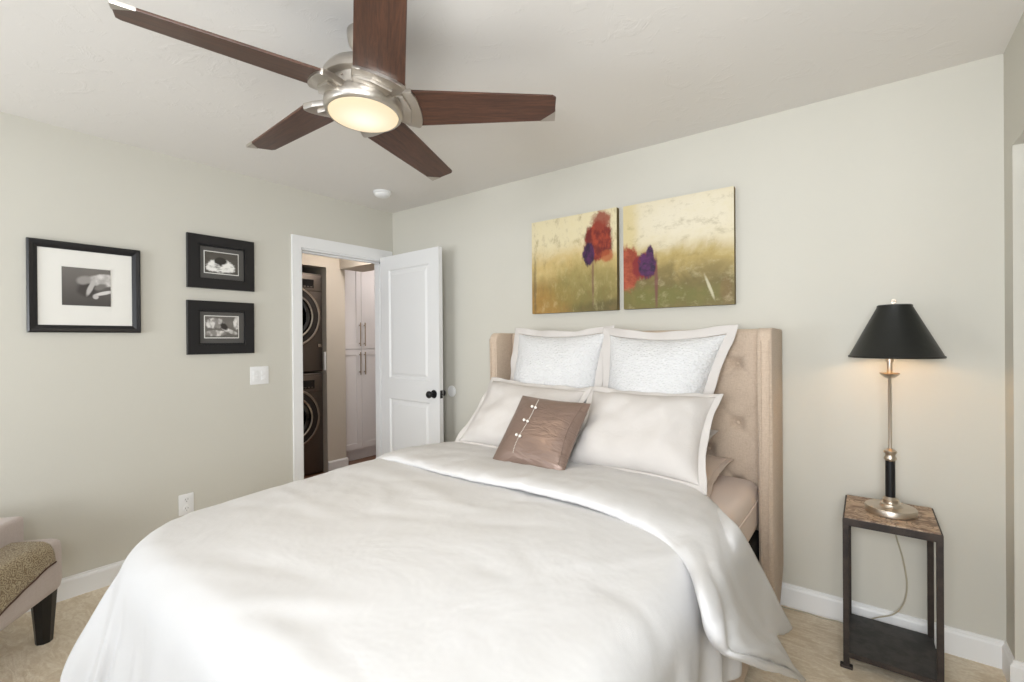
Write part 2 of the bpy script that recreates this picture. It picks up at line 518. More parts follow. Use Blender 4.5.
def extrude_profile(prof, p0, p1, out, up=Vector((0, 0, 1)), m0=0, m1=0):
    """profile (o, z) swept from p0 to p1; m0/m1 mitre the ends by that fraction of o"""
    b = bmesh.new(); p0, p1 = Vector(p0), Vector(p1); d = (p1-p0).normalized(); out = Vector(out)
    A = [b.verts.new(p0+out*o+up*z+d*(o*m0)) for o, z in prof]; B = [b.verts.new(p1+out*o+up*z+d*(o*m1)) for o, z in prof]
    n = len(prof)
    for i in range(n): b.faces.new((A[i], A[(i+1) % n], B[(i+1) % n], B[i]))
    b.faces.new(A[::-1]); b.faces.new(B)
    return b


def grid_mesh(G, closed_v=False):
    """G: array (nu, nv, 3) -> (verts, faces)"""
    nu, nv = G.shape[:2]; V = [tuple(map(float, p)) for p in G.reshape(-1, 3)]; Fc = []
    for i in range(nu-1):
        for j in range(nv if closed_v else nv-1):
            k = (j+1) % nv
            Fc.append((i*nv+j, (i+1)*nv+j, (i+1)*nv+k, i*nv+k))
    return V, Fc


def solid(o, t, off=0):
    m = o.modifiers.new('thickness', 'SOLIDIFY'); m.thickness = t; m.offset = off; return o


def subsurf(o, n=1):
    m = o.modifiers.new('smooth', 'SUBSURF'); m.levels = n; m.render_levels = n; return o


# ------------------------------------------------------------------ the room
H = 2.44; XR = 3.7547; YF = -4.4
BASE = [(0, 0), (.015, 0), (.015, .088), (.012, .096), (.007, .101), (.006, .110), (0, .110)]
struct('floor', box(-.0, 4.5, YF-.12, .12, -.1, 0), 'carpet')
struct('ceiling', box(-.12, 4.5, YF-.12, .12, H, H+.1), 'ceiling')
struct('wall_back', box(0, 4.5, 0, .12, 0, H), 'wall')
DY0, DY1, DZ = -.85, -.085, 2.015
wl = box(-.12, 0, YF-.12, DY0, 0, H); join(wl, box(-.12, 0, DY1, .12, 0, H)); join(wl, box(-.12, 0, DY0, DY1, DZ, H))
struct('wall_left', wl, 'wall')
wr = joins(box(XR, XR+.12, -.135, 0, 0, H), box(XR+.12, 4.5, -.135, 0, 0, H), box(XR, XR+.12, -2.3, -.135, 2.033, H),
           box(XR, XR+.12, -2.75, -2.3, 0, H), box(XR, XR+.12, YF, -2.75, 0, .10), box(XR, XR+.12, YF, -2.75, 2.36, H),
           box(4.4, 4.5, -2.3, -.135, 0, H), box(XR+.12, 4.5, -2.4, -2.3, 0, H))
struct('wall_right', wr, 'wall')
wf = joins(box(0, .25, YF-.12, YF, 0, H), box(.25, XR+.12, YF-.12, YF, 0, .10), box(.25, XR+.12, YF-.12, YF, 2.36, H))
struct('wall_front', wf, 'wall')
fr = joins(box(.25, XR+.1, YF-.08, YF-.02, .10, .16), box(.25, XR+.1, YF-.08, YF-.02, 2.30, 2.36), *[box(x, x+.06, YF-.08, YF-.02, .16, 2.30) for x in (.25, 1.35, 2.5, 3.75)])
struct('window_1', fr, 'trim')  # unseen window, enlarged so the front light reaches the back wall evenly
fr = joins(box(XR+.02, XR+.08, YF-.02, -2.75, .10, .16), box(XR+.02, XR+.08, YF-.02, -2.75, 2.30, 2.36), box(XR+.02, XR+.08, -2.81, -2.75, .16, 2.30))
struct('window_2', fr, 'trim')  # unseen corner window, added to pass side light to the left wall
# closet track board
struct('trim_2', box(3.784, 3.806, -2.29, -.137, 1.945, 2.032, .002), 'trim')
# baseboards
struct('baseboard_back', extrude_profile(BASE, (.0, 0, 0), (XR, 0, 0), (0, -1, 0), m0=1, m1=-1), 'trim')
struct('baseboard_left', joins(extrude_profile(BASE, (0, YF, 0), (0, -.922, 0), (1, 0, 0), m0=1)), 'trim')
struct('baseboard_right', joins(extrude_profile(BASE, (XR, 0, 0), (XR, -.135, 0), (-1, 0, 0), m0=1, m1=1),
                                extrude_profile(BASE, (XR, -.135, 0), (4.4, -.135, 0), (0, -1, 0), m0=-1, m1=-1)), 'trim')
struct('baseboard_front', extrude_profile(BASE, (0, YF, 0), (XR, YF, 0), (0, 1, 0), m0=1, m1=-1), 'trim')
# door casing
CP = [(0, 0), (.017, 0), (.017, .058), (.013, .064), (0, .066)]   # (out of the wall, away from the opening)


def casing():
    b = bmesh.new(); cw = .066; t = .017
    yi0, yi1, zi = DY0+.003, DY1+.001, DZ-.003
    def q(y, z, x): return (x, y, z)
    for x_s, thick in ((0, t),):
        out = [(yi0-cw, 0), (yi0-cw, zi+cw+.02), (yi1+cw, zi+cw+.02), (yi1+cw, 0), (yi1, 0), (yi1, zi), (yi0, zi), (yi0, 0)]
        lo = [b.verts.new((0, y, z)) for y, z in out]; hi = [b.verts.new((thick, y, z)) for y, z in out]
        for ff in ((0, 1, 6, 7), (1, 2, 5, 6), (2, 3, 4, 5)):
            b.faces.new([hi[i] for i in ff]); b.faces.new([lo[i] for i in ff][::-1])
        for i in range(8): b.faces.new((lo[i], lo[(i+1) % 8], hi[(i+1) % 8], hi[i]))
    bmesh.ops.bevel(b, geom=[e for e in b.edges if all(v.co.x > .01 for v in e.verts) and len(e.link_faces) == 2 and e.calc_face_angle(0) > .5], offset=.005, segments=2, affect='EDGES')
    # jamb lining and stops
    join(b, box(-.125, .002, DY0, DY0+.016, 0, DZ)); join(b, box(-.125, .002, DY1-.016, DY1, 0, DZ)); join(b, box(-.125, .002, DY0, DY1, DZ-.016, DZ))
    join(b, box(-.075, -.045, DY0+.016, DY0+.028, 0, DZ-.016)); join(b, box(-.075, -.045, DY1-.028, DY1-.016, 0, DZ-.016)); join(b, box(-.075, -.045, DY0+.016, DY1-.016, DZ-.028, DZ-.016))
    return b


struct('trim_1', casing(), 'trim', smooth=False)

# door leaf, open into the room; local x runs from hinge to latch, +y towards the wall, leaf 35 mm
ang = math.radians(-3.0)
door = bpy.data.objects.new('door_1', None); COL.objects.link(door); door['kind'] = 'structure'
door.location = (.030, -.122, .012); door.rotation_euler = (0, 0, ang)


def door_leaf(w=.745, h=2.012, t=.035):
    b = bmesh.new()
    xs = [0, .118, w-.118, w]; zs = [0, .235, .835, 1.00, h-.115, h]
    panels = {(1, 1), (1, 3)}
    for side, y in ((-1, -t), (1, 0)):
        for i in range(3):
            for j in range(5):
                x0, x1, z0, z1 = xs[i], xs[i+1], zs[j], zs[j+1]
                if (i, j) in panels:
                    loops = [(0, 0), (.012, .010), (.026, .010), (.046, .002)]
                    rings = []
                    for d, dep in loops:
                        yy = y+(dep if side < 0 else -dep)
                        rings.append([b.verts.new(p) for p in ((x0+d, yy, z0+d), (x1-d, yy, z0+d), (x1-d, yy, z1-d), (x0+d, yy, z1-d))])
                    for A, B in zip(rings, rings[1:]):
                        for k in range(4): b.faces.new((A[k], A[(k+1) % 4], B[(k+1) % 4], B[k]))
                    b.faces.new(rings[-1])
                else:
                    b.faces.new([b.verts.new(p) for p in ((x0, y, z0), (x1, y, z0), (x1, y, z1), (x0, y, z1))])
    for q in (((0, -t, 0), (0, 0, 0), (0, 0, h), (0, -t, h)), ((w, -t, 0), (w, 0, 0), (w, 0, h), (w, -t, h)),
              ((0, -t, h), (w, -t, h), (w, 0, h), (0, 0, h)), ((0, -t, 0), (w, -t, 0), (w, 0, 0), (0, 0, 0))):
        b.faces.new([b.verts.new(p) for p in q])
    bmesh.ops.remove_doubles(b, verts=b.verts[:], dist=.0004)
    return b


obj('door_panel', door_leaf(), 'door', door)
KZ = .905; KX = .745-.062
for s, y0 in ((-1, -.035), (1, 0)):
    knob = lathe([(0.001, .0), (.031, .0), (.032, .004), (.030, .008), (.014, .011), (.011, .020), (.012, .030), (.022, .036), (.027, .046), (.027, .056), (.021, .064), (.009, .067), (.001, .0675)], 32, (0, 0, 0), 'Y')
    for v in knob.verts: v.co = Vector((KX+v.co.x, y0+s*v.co.y, KZ+v.co.z))
    obj('door_knob', knob, 'black', door, True)
lp = box(.7435, .7465, -.030, -.005, KZ-.03, KZ+.03, .001)
join(lp, lathe([(.001, 0), (.008, 0), (.008, .008), (.005, .011), (.001, .011)], 16, (.7465, -.0175, KZ), 'X'))
obj('latch_plate', lp, 'black', door)
for z in (.22, 1.0, 1.80):
    obj('hinge', tube([(-.004, -.039, z-.045), (-.004, -.039, z+.045)], .006, 10), 'door', door, True)

# ------------------------------------------------------------------ the hall beyond the door
struct('wall_hall_pier', box(-1.12, -1.0, -.03, .18, 0, H), 'hallwall')
struct('wall_hall_header', box(-1.12, -1.0, -1.9, -.03, 2.062, H), 'hallwall')
struct('wall_hall_left', box(-1.12, -1.0, -1.9, -.80, 0, 2.062), 'hallwall')
struct('wall_closet_rear', box(-1.9, -1.8, -.9, .06, 0, H), 'hallwall')
struct('wall_closet_left', box(-1.8, -1.12, -.90, -.80, 0, H), 'hallwall')
struct('wall_closet_right', box(-1.8, -1.12, -.03, .06, 0, H), 'hallwall')
struct('wall_hall_end', box(-1.35, -.12, 1.15, 1.25, 0, H), 'hallwall')
struct('wall_hall_front', box(-1.9, -.12, -2.0, -1.9, 0, H), 'hallwall')
struct('wall_hall_rear', box(-1.60, -1.50, .06, 1.25, 0, H), 'hallwall')
struct('wall_hall_right', box(-.13, -.12, .12, 1.15, 0, H), 'hallwall')
struct('wall_hall_soffit', box(-1.0, -.12, .12, .40, 2.062, H), 'hallwall')
struct('ceiling_hall', box(-1.9, -.12, -2.0, 1.25, H, H+.1), 'hallwall')
struct('floor_hall', box(-1.9, -.0, -2.0, 1.25, -.1, -.002), 'hallfloor')
BH = [(0, 0), (.015, 0), (.015, .10), (.008, .112), (0, .114)]
struct('baseboard_hall', joins(extrude_profile(BH, (-1.0, -.03, 0), (-1.0, .18, 0), (1, 0, 0), m1=1), extrude_profile(BH, (-1.0, .18, 0), (-1.12, .18, 0), (0, 1, 0), m0=-1)), 'trim')


def washer(name, label, z0, zr, rr, ht):
    x0, yc = -1.065, -.3785; t = thing(name, label, 'washing machine', (x0, yc, z0), group='stacked laundry machines in the hall closet')
    b = box(-.66, 0, -.343, .343, .01, ht, .012, 3); obj('cabinet_body', b, 'graphite', t, True)
    obj('control_panel', box(-.004, .010, -.335, .335, ht-.175, ht-.02, .006), 'panel', t, True)
    obj('display', box(.009, .013, .09, .245, ht-.150, ht-.065, .002), 'display', t)
    obj('button_row', joins(*[box(.0125, .0145, .105+i*.035, .125+i*.035, ht-.140, ht-.132) for i in range(4)]), 'panel', t)
    zc = zr-z0
    def P(prof): return lathe([(r, h) for r, h in prof], 64, (0, 0, zc), 'X')
    ring = obj('door_ring', P([(rr, .0), (rr, .022), (rr-.008, .032), (rr-.018, .034), (rr-.03, .030), (rr-.034, .018), (rr-.034, 0)]), 'steel', t, True)
    obj('door_panel', P([(rr-.032, .010), (rr-.034, .026), (rr-.085, .030), (rr-.09, .01)]), 'doorglass', t, True)
    obj('inner_ring', P([(rr-.085, .012), (rr-.085, .036), (rr-.093, .040), (rr-.103, .036), (rr-.108, .012)]), 'steel', t, True)
    obj('door_glass', P([(rr-.105, .012), (rr-.115, .022), (rr-.16, .006), (.001, .002)]), 'doorglass', t, True)
    obj('door_latch', box(.001, .016, .285, .325, zc-.30, zc-.27, .003), 'steel', t, True) if ht < 1 else None
    return t


washer('washing_machine', 'dark graphite front-loading washing machine at the bottom of the closet stack', 0.0, .58, .298, 1.005)
washer('tumble_dryer', 'dark graphite round-door dryer on top of the washing machine', 1.012, 1.565, .310, .985)
bpy.data.objects['tumble_dryer']['category'] = 'dryer'
tag(obj('wall_panel', box(-1.035, -1.012, -.048, -.0305, 1.03, 1.215, .003), 'plastic'), 'narrow white panel fixed to the closet side wall beside the dryer', 'panel')

# tall cabinet
cb = thing('tall_cabinet', 'tall white shaker cabinet with four doors at hall end', 'cabinet', (-1.18, .488, 0))
obj('carcass', joins(box(-.30, 0, -.36, .36, .11, 2.40), box(-.30, -.05, -.36, .36, 0, .11)), 'cab', cb)


def shaker(w, h, t=.02, s=.062, d=.008):
    b = joins(box(0, t, 0, w, 0, s, .0015), box(0, t, 0, w, h-s, h, .0015), box(0, t, 0, s, s, h-s, .0015), box(0, t, w-s, w, s, h-s, .0015), box(0, t-d, s-.002, w-s+.002, s-.002, h-s+.002))
    return b


for side in (-1, 1):
    for z0, z1, hz in ((.135, 1.228, (.95, 1.20)), (1.236, 2.36, (1.265, 1.525))):
        y0 = -.358 if side < 0 else .002
        d = obj('cabinet_door', shaker(.356, z1-z0), 'cab', cb, loc=(.001, y0, z0))
        yy = (.356-.028) if side < 0 else .028
        hb = joins(tube([(.047, yy, hz[0]-z0), (.047, yy, hz[1]-z0)], .006, 10), tube([(.018, yy, hz[0]-z0+.03), (.047, yy, hz[0]-z0+.03)], .005, 8), tube([(.018, yy, hz[1]-z0-.03), (.047, yy, hz[1]-z0-.03)], .005, 8))
        obj('bar_handle', hb, 'handle', d, True)

# ------------------------------------------------------------------ wall fittings
t = thing('light_switch', 'white square four-rocker switch plate beside the door', 'light switch', (0, -1.145, 1.093))
obj('cover_plate', box(0, .006, -.061, .061, -.061, .061, .003), 'plastic', t, True)
for sy in (-.027, .027):
    for sz in (-.019, .019):
        obj('rocker', box(.005, .010, sy-.017, sy+.017, sz-.015, sz+.015, .002), 'plastic', t, True)
t = thing('wall_outlet', 'white double electrical outlet low on the left wall above the bed', 'outlet', (0, -1.584, .336))
obj('cover_plate', box(0, .006, -.040, .040, -.063, .063, .003), 'plastic', t, True)
for sz in (-.027, .027):
    o = obj('socket', prism([(.019*math.cos(a), .017*math.sin(a)) for a in np.linspace(0, 2*pi, 20, endpoint=False)], .005, .0085), 'plastic', t, True)
    o.rotation_euler = (pi/2, 0, pi/2); o.location = (0, 0, sz)
    obj('slots', joins(box(.0084, .0092, -.008, -.006, sz-.001, sz+.009), box(.0084, .0092, .006, .008, sz-.001, sz+.009), box(.0084, .0092, -.002, .002, sz-.011, sz-.006)), 'slot', t)
tag(obj('door_stop', lathe([(.001, 0), (.044, 0), (.044, -.004), (.036, -.007), (.001, -.008)], 40, (.7085, 0, .921), 'Y'), 'plastic', smooth=True), 'round white knob-bumper disc on the wall by the open door', 'door stop')
t = thing('smoke_detector', 'white round smoke detector on the ceiling near the room corner', 'smoke detector', (.42, -.43, H))
obj('detector_base', lathe([(.001, 0), (.066, 0), (.067, -.012), (.060, -.016), (.001, -.016)], 40), 'plastic', t, True)
obj('detector_cover', lathe([(.058, -.014), (.056, -.026), (.044, -.036), (.022, -.041), (.001, -.042)], 40), 'plastic', t, True)


def frame(name, label, y0, y1, z0, z1, fw, mats, photo, mbox, pbox, depth, group=None, flat=False):
    t = thing(name, label, 'picture frame', (0, (y0+y1)/2, z0), group=group); yc = (y0+y1)/2
    pr = mats
    # moulding: bevelled frame of four mitred bars
    b = bmesh.new(); prof = [(0, 0), (0, depth*.94), (.002, depth), (fw, depth), (fw+.001, depth*.45), (fw, 0)] if flat else [(0, 0), (0, depth*.8), (fw*.18, depth), (fw*.55, depth*.92), (fw, depth*.55), (fw, 0)]
    rings = []
    for d, x in prof:
        rings.append([b.verts.new((x+.001, y-yc, z-z0)) for y, z in ((y0+d, z0+d), (y1-d, z0+d), (y1-d, z1-d), (y0+d, z1-d))])
    n = len(rings)
    for i in range(n):
        A, B = rings[i], rings[(i+1) % n]
        for k in range(4): b.faces.new((A[k], A[(k+1) % 4], B[(k+1) % 4], B[k]))
    obj('frame_moulding', b, pr[0], t)
    obj('mat_board', box(.002, depth*.45, y0+fw*.8-yc, y1-fw*.8-yc, fw*.8, z1-z0-fw*.8), pr[1], t)
    if mbox:
        obj('inner_mat', box(.003, depth*.45+.002, mbox[0]-yc, mbox[1]-yc, mbox[2]-z0, mbox[3]-z0, .001), pr[2], t)
        e = .005
        obj('white_border', box(.003, depth*.45+.003, pbox[0]-e-yc, pbox[1]+e-yc, pbox[2]-e-z0, pbox[3]+e-z0), 'whiteline', t)
    p = obj('photograph', box(.0, .002, pbox[0]-yc, pbox[1]-yc, pbox[2]-z0, pbox[3]-z0), photo, t); p.location.x = depth*.45+(.0025 if mbox else .0003)
    return t


frame('framed_photograph', 'large black-framed photo of a resting figure with wide cream mat', -2.258, -1.804, 1.379, 1.847, .038, ('blackframe', 'matwhite'), 'photo1', None, (-2.131, -1.935, 1.521, 1.720), .026)
bb = bpy.data.objects['framed_photograph']
frame('framed_photograph', 'small wide black frame, upper of the pair, photo of white cloth shapes', -1.572, -1.180, 1.661, 1.994, .060, ('blackframe', 'matblack', 'matgrey'), 'photo2', (-1.498, -1.244, 1.726, 1.924), (-1.475, -1.281, 1.762, 1.894), .022, flat=True)
frame('framed_photograph', 'small wide black frame, lower of the pair, above the light switch', -1.575, -1.184, 1.247, 1.582, .060, ('blackframe', 'matblack', 'matgrey'), 'photo3', (-1.502, -1.246, 1.316, 1.514), (-1.477, -1.283, 1.352, 1.486), .022, flat=True)


def canvas(label, x0, x1, z0, z1, m):
    t = thing('canvas_painting', label, 'painting', ((x0+x1)/2, 0, z0), group=None); w = (x1-x0)/2
    obj('stretched_canvas', box(-w, w, -.0385, -.002, 0, z1-z0, .002), 'canvas', t)
    p = obj('painted_face', box(-w, w, -.0005, .0005, 0, z1-z0), m, t); p.location.y = -.0395
    return t


canvas('square abstract canvas with one red and purple bloom at right, left of the pair', 1.510, 2.127, 1.496, 2.111, 'paint1')
canvas('square abstract canvas with orange and purple blooms at left, right of the pair', 2.169, 2.775, 1.497, 2.106, 'paint2')

# ------------------------------------------------------------------ ceiling fan
fan = thing('ceiling_fan', 'brushed nickel ceiling fan with five walnut blades and lit frosted light', 'ceiling fan', (1.8726, -1.6248, 2.19))
Nz = Vector((-.0154, .0531, 1)).normalized(); ex = (Vector((1, 0, 0))-Nz*Nz.x).normalized(); ey = Nz.cross(ex)
fan.rotation_euler = Matrix((ex, ey, Nz)).transposed().to_euler()
obj('canopy', lathe([(.001, .262), (.066, .262), (.067, .240), (.060, .205), (.042, .180), (.020, .170), (.001, .168)], 48), 'nickel', fan, True)
obj('downrod', lathe([(.0125, .19), (.0125, .08)], 24), 'nickel', fan, True)
obj('motor_housing', lathe([(.001, .128), (.05, .127), (.095, .118), (.128, .098), (.144, .074), (.147, .060), (.147, .046), (.142, .042), (.122, .041), (.120, .006), (.126, .0), (.126, -.004), (.001, -.004)], 64), 'nickel', fan, True)
for a in np.linspace(0, 2*pi, 10, endpoint=False):
    obj('housing_screw', lathe([(.001, 0), (.004, 0), (.004, .004), (.001, .005)], 10, (.1225*math.cos(a), .1225*math.sin(a), .024)), 'steel', fan, True)
obj('light_kit_ring', lathe([(.10, .0), (.130, -.004), (.137, -.014), (.138, -.034), (.134, -.048), (.128, -.054), (.123, -.055), (.122, -.03), (.001, -.03)], 64), 'nickel', fan, True)
gl = obj('light_glass', lathe([(.122, -.050), (.120, -.056), (.108, -.062), (.085, -.067), (.05, -.071), (.02, -.073), (.0005, -.0735)], 64), 'glass', fan, True)
ph0 = .6183; pt = -.2261
for k in range(5):
    a = ph0+k*2*pi/5
    # local frame of a blade: x outward, y ccw side, z up; pitched about x
    Rm = Matrix.Rotation(a, 4, 'Z') @ Matrix.Translation((0, .0507, 0)) @ Matrix.Rotation(pt, 4, 'X')
    r1, tipw, rootw, rr0 = .6923, .0598, .0860, .165
    poly = [(rr0, -rootw), (r1-.012, -tipw), (r1, -tipw+.010), (r1, tipw-.006), (r1-.006, tipw), (rr0, rootw)]
    bl = obj('fan_blade', prism(poly, -.004, .004, .0018), 'blade', fan); bl.matrix_local = Rm
    c = .048
    tip = prism([(r1+.002, tipw-c), (r1+.002, tipw+.001), (r1-c*1.15, tipw+.003)], -.0055, .0055, .001)
    obj('tip_cap', tip, 'nickel', bl)
    # bracket: curved metal sleeve around the blade root
    n = 12; x_in = .085
    outl = [(x_in, -.060)]
    arc = [(.172+.024*math.cos(tt), .0885*math.sin(tt)) for tt in np.linspace(-pi/2, pi/2, n)]
    poly = [(x_in, -.088), (.135, -.089)]+arc+[(.135, .075), (x_in-.02, .020)]
    br = prism(poly, -.014, .0065, .003)
    obj('blade_bracket', br, 'nickel', bl, True)
    arm = joins(prism([(.06, -.084), (.150, -.082), (.165, -.02), (.150, .050), (.07, .010)], -.026, -.012, .004))
    obj('bracket_arm', arm, 'nickel', bl, True)

# the fan's lamp lights the room a little
l = bpy.data.lights.new('fan_lamp', 'AREA'); l.shape = 'DISK'; l.size = .22; l.energy = 3.5; l.color = (1, .84, .62)
lo = bpy.data.objects.new('fan_lamp', l); COL.objects.link(lo); lo.location = Vector((1.8726, -1.6248, 2.19))-Nz*.085; lo.rotation_euler = fan.rotation_euler

# ------------------------------------------------------------------ bed
BX = 2.1855
bed = thing('upholstered_bed', 'queen bed with beige tufted wingback headboard against the back wall', 'bed', (BX, -.02, 0))


def bl_(x): return x-BX


# tufted panel
bx = [i*.2868/2 for i in range(-5, 6)]
BUT = []
cx0 = 2.815-BX
for row in range(0, 7):
    z = 1.197-row*.1435
    off = 0 if row % 2 == 0 else .135
    k = 0
    x = cx0-off
    while x > -.70:
        BUT.append((x, z)); x -= .27
BUT = [p for p in BUT if p[1] > .30]
nx, nz = 150, 110
G = np.zeros((nx, nz, 3)); Bp = np.array(BUT)
xs = np.linspace(-.742, .742, nx); zs = np.linspace(.30, 1.366, nz)
for i, x in enumerate(xs):
    d2 = (Bp[:, 0]-x)
    for j, z in enumerate(zs):
        d = np.sqrt(d2**2+(Bp[:, 1]-z)**2)
        dep = .032*math.exp(-(d.min()/.028)**2)
        # diamond creases
        dx = x-cx0; dz = z-1.197
        p = dx/.135+dz/.1435; q = dx/.135-dz/.1435
        cr = 0
        for w in (p, q):
            fr_ = abs((w+1) % 2-1)
            cr = max(cr, math.exp(-((fr_*.098)/.011)**2))
        near = math.exp(-(d.min()/.075)**2)
        top = 1 if z < 1.21 else max(0, 1-(z-1.21)/.05)
        dep += .0105*cr*(.35+.65*near)*top
        if z >= 1.2:
            k = (abs((dx/.27+.5) % 1-.5)*.27)
            dep = max(dep, .005*math.exp(-(k/.012)**2)*(1-(z-1.2)/.20))
        edge = min(1.366-z, x+.742, .742-x)
        rr = .035
        e = (rr-math.sqrt(max(0, rr*rr-(rr-min(edge, rr))**2)))
        G[i, j] = (x, -.185+dep+e*.9, z)
V, Fc = grid_mesh(G)
hb = bmesh.new(); vs = [hb.verts.new(v) for v in V]
for f in Fc: hb.faces.new([vs[i] for i in f])
back = []
border = [i*nz for i in range(nx)]+[(nx-1)*nz+j for j in range(1, nz)]+[i*nz+nz-1 for i in range(nx-2, -1, -1)]+[j for j in range(nz-2, 0, -1)]
bv = [hb.verts.new((V[i][0], -.0, V[i][2])) for i in border]
for k in range(len(border)):
    hb.faces.new((vs[border[k]], vs[border[(k+1) % len(border)]], bv[(k+1) % len(border)], bv[k]))
hb.faces.new(bv)
panel = obj('headboard_panel', hb, 'headboard', bed, 'all')
for (x, z) in BUT:
    o = obj('tufting_button', lathe([(.001, -.006), (.005, -.0055), (.008, -.003), (.009, 0)], 16, (0, 0, 0), 'Y'), 'headboard', panel, True)
    o.location = (x, -.155, z)


def wing(side):
    # side view outline (y, z) of the wing, local y: 0 at back
    pts = [(-.318, .30), (-.324, .8), (-.325, 1.33)]
    prof = []
    for a in np.linspace(0, pi/2, 7): prof.append((-.325+.04-.04*math.cos(a), 1.326+.04*math.sin(a)))
    outl = [(-.002, .20), (-.150, .03), (-.205, .03), (-.318, .30)]+prof+[(-.002, 1.366)]
    b = bmesh.new(); x0, x1 = (-.8015, -.7435) if side < 0 else (.7435, .8015)
    A = [b.verts.new((x0, y, z)) for y, z in outl]; B = [b.verts.new((x1, y, z)) for y, z in outl]; n = len(outl)
    b.faces.new(A); b.faces.new(B)
    for i in range(n): b.faces.new((A[i], A[(i+1) % n], B[(i+1) % n], B[i]))
    bmesh.ops.bevel(b, geom=[e for e in b.edges if abs(e.verts[0].co.x-e.verts[1].co.x) < 1e-5], offset=.012, segments=3, affect='EDGES', profile=.5)
    o = obj('headboard_wing', b, 'headboard', bed, True)
    x = x0 if side < 0 else x1
    xo = (x0+.013, x1-.013)
    for xx in xo:
        pth = [(xx, -.3265, .32), (xx, -.3265, 1.31)]
        obj('piping', tube(pth, .0035, 8), 'headboard', o, True)
    return o


wing(-1); wing(1)
for s in (-1, 1):
    x0, x1 = (.742, .777) if s > 0 else (-.777, -.742)
    obj('side_rail', box(x0, x1, -2.20, -.322, .085, .30, .012, 3), 'headboard', bed, True)
obj('foot_rail', box(-.777, .777, -2.235, -2.20, .085, .30, .012, 3), 'headboard', bed, True)
for sx in (-.72, .72):
    for sy in (-2.16, -1.2):
        obj('leg', box(sx-.025, sx+.025, sy-.025, sy+.025, 0, .10, .004), 'leg', bed)
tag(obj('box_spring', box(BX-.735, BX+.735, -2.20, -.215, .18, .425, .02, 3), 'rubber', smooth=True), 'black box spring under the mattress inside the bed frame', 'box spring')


def soft_box(x0, x1, y0, y1, z0, z1, r, n=9, crown=.0):
    b = box(x0, x1, y0, y1, z0, z1, r, n)
    if crown:
        for v in b.verts:
            if v.co.z > (z0+z1)/2:
                u = (v.co.x-(x0+x1)/2)/((x1-x0)/2); w = (v.co.y-(y0+y1)/2)/((y1-y0)/2)
                v.co.z += crown*(1-u*u)*(1-w*w)
    return b


mt = thing('mattress', 'mattress in a blush fitted sheet on the box spring', 'mattress', (BX, -1.2, .43))
mm = soft_box(-.735, .735, -1.0, .985, -.002, .235, .07, 6)
obj('fitted_sheet', mm, 'sheet', mt, 'all')
obj('seam_piping', tube([tuple(p) for p in catmull([(.728, .985-.07, .215), (.7365, .9, .160), (.7365, 0, .165), (.7365, -.9, .160)], 40)], .003, 6), 'sheet', mt, True)


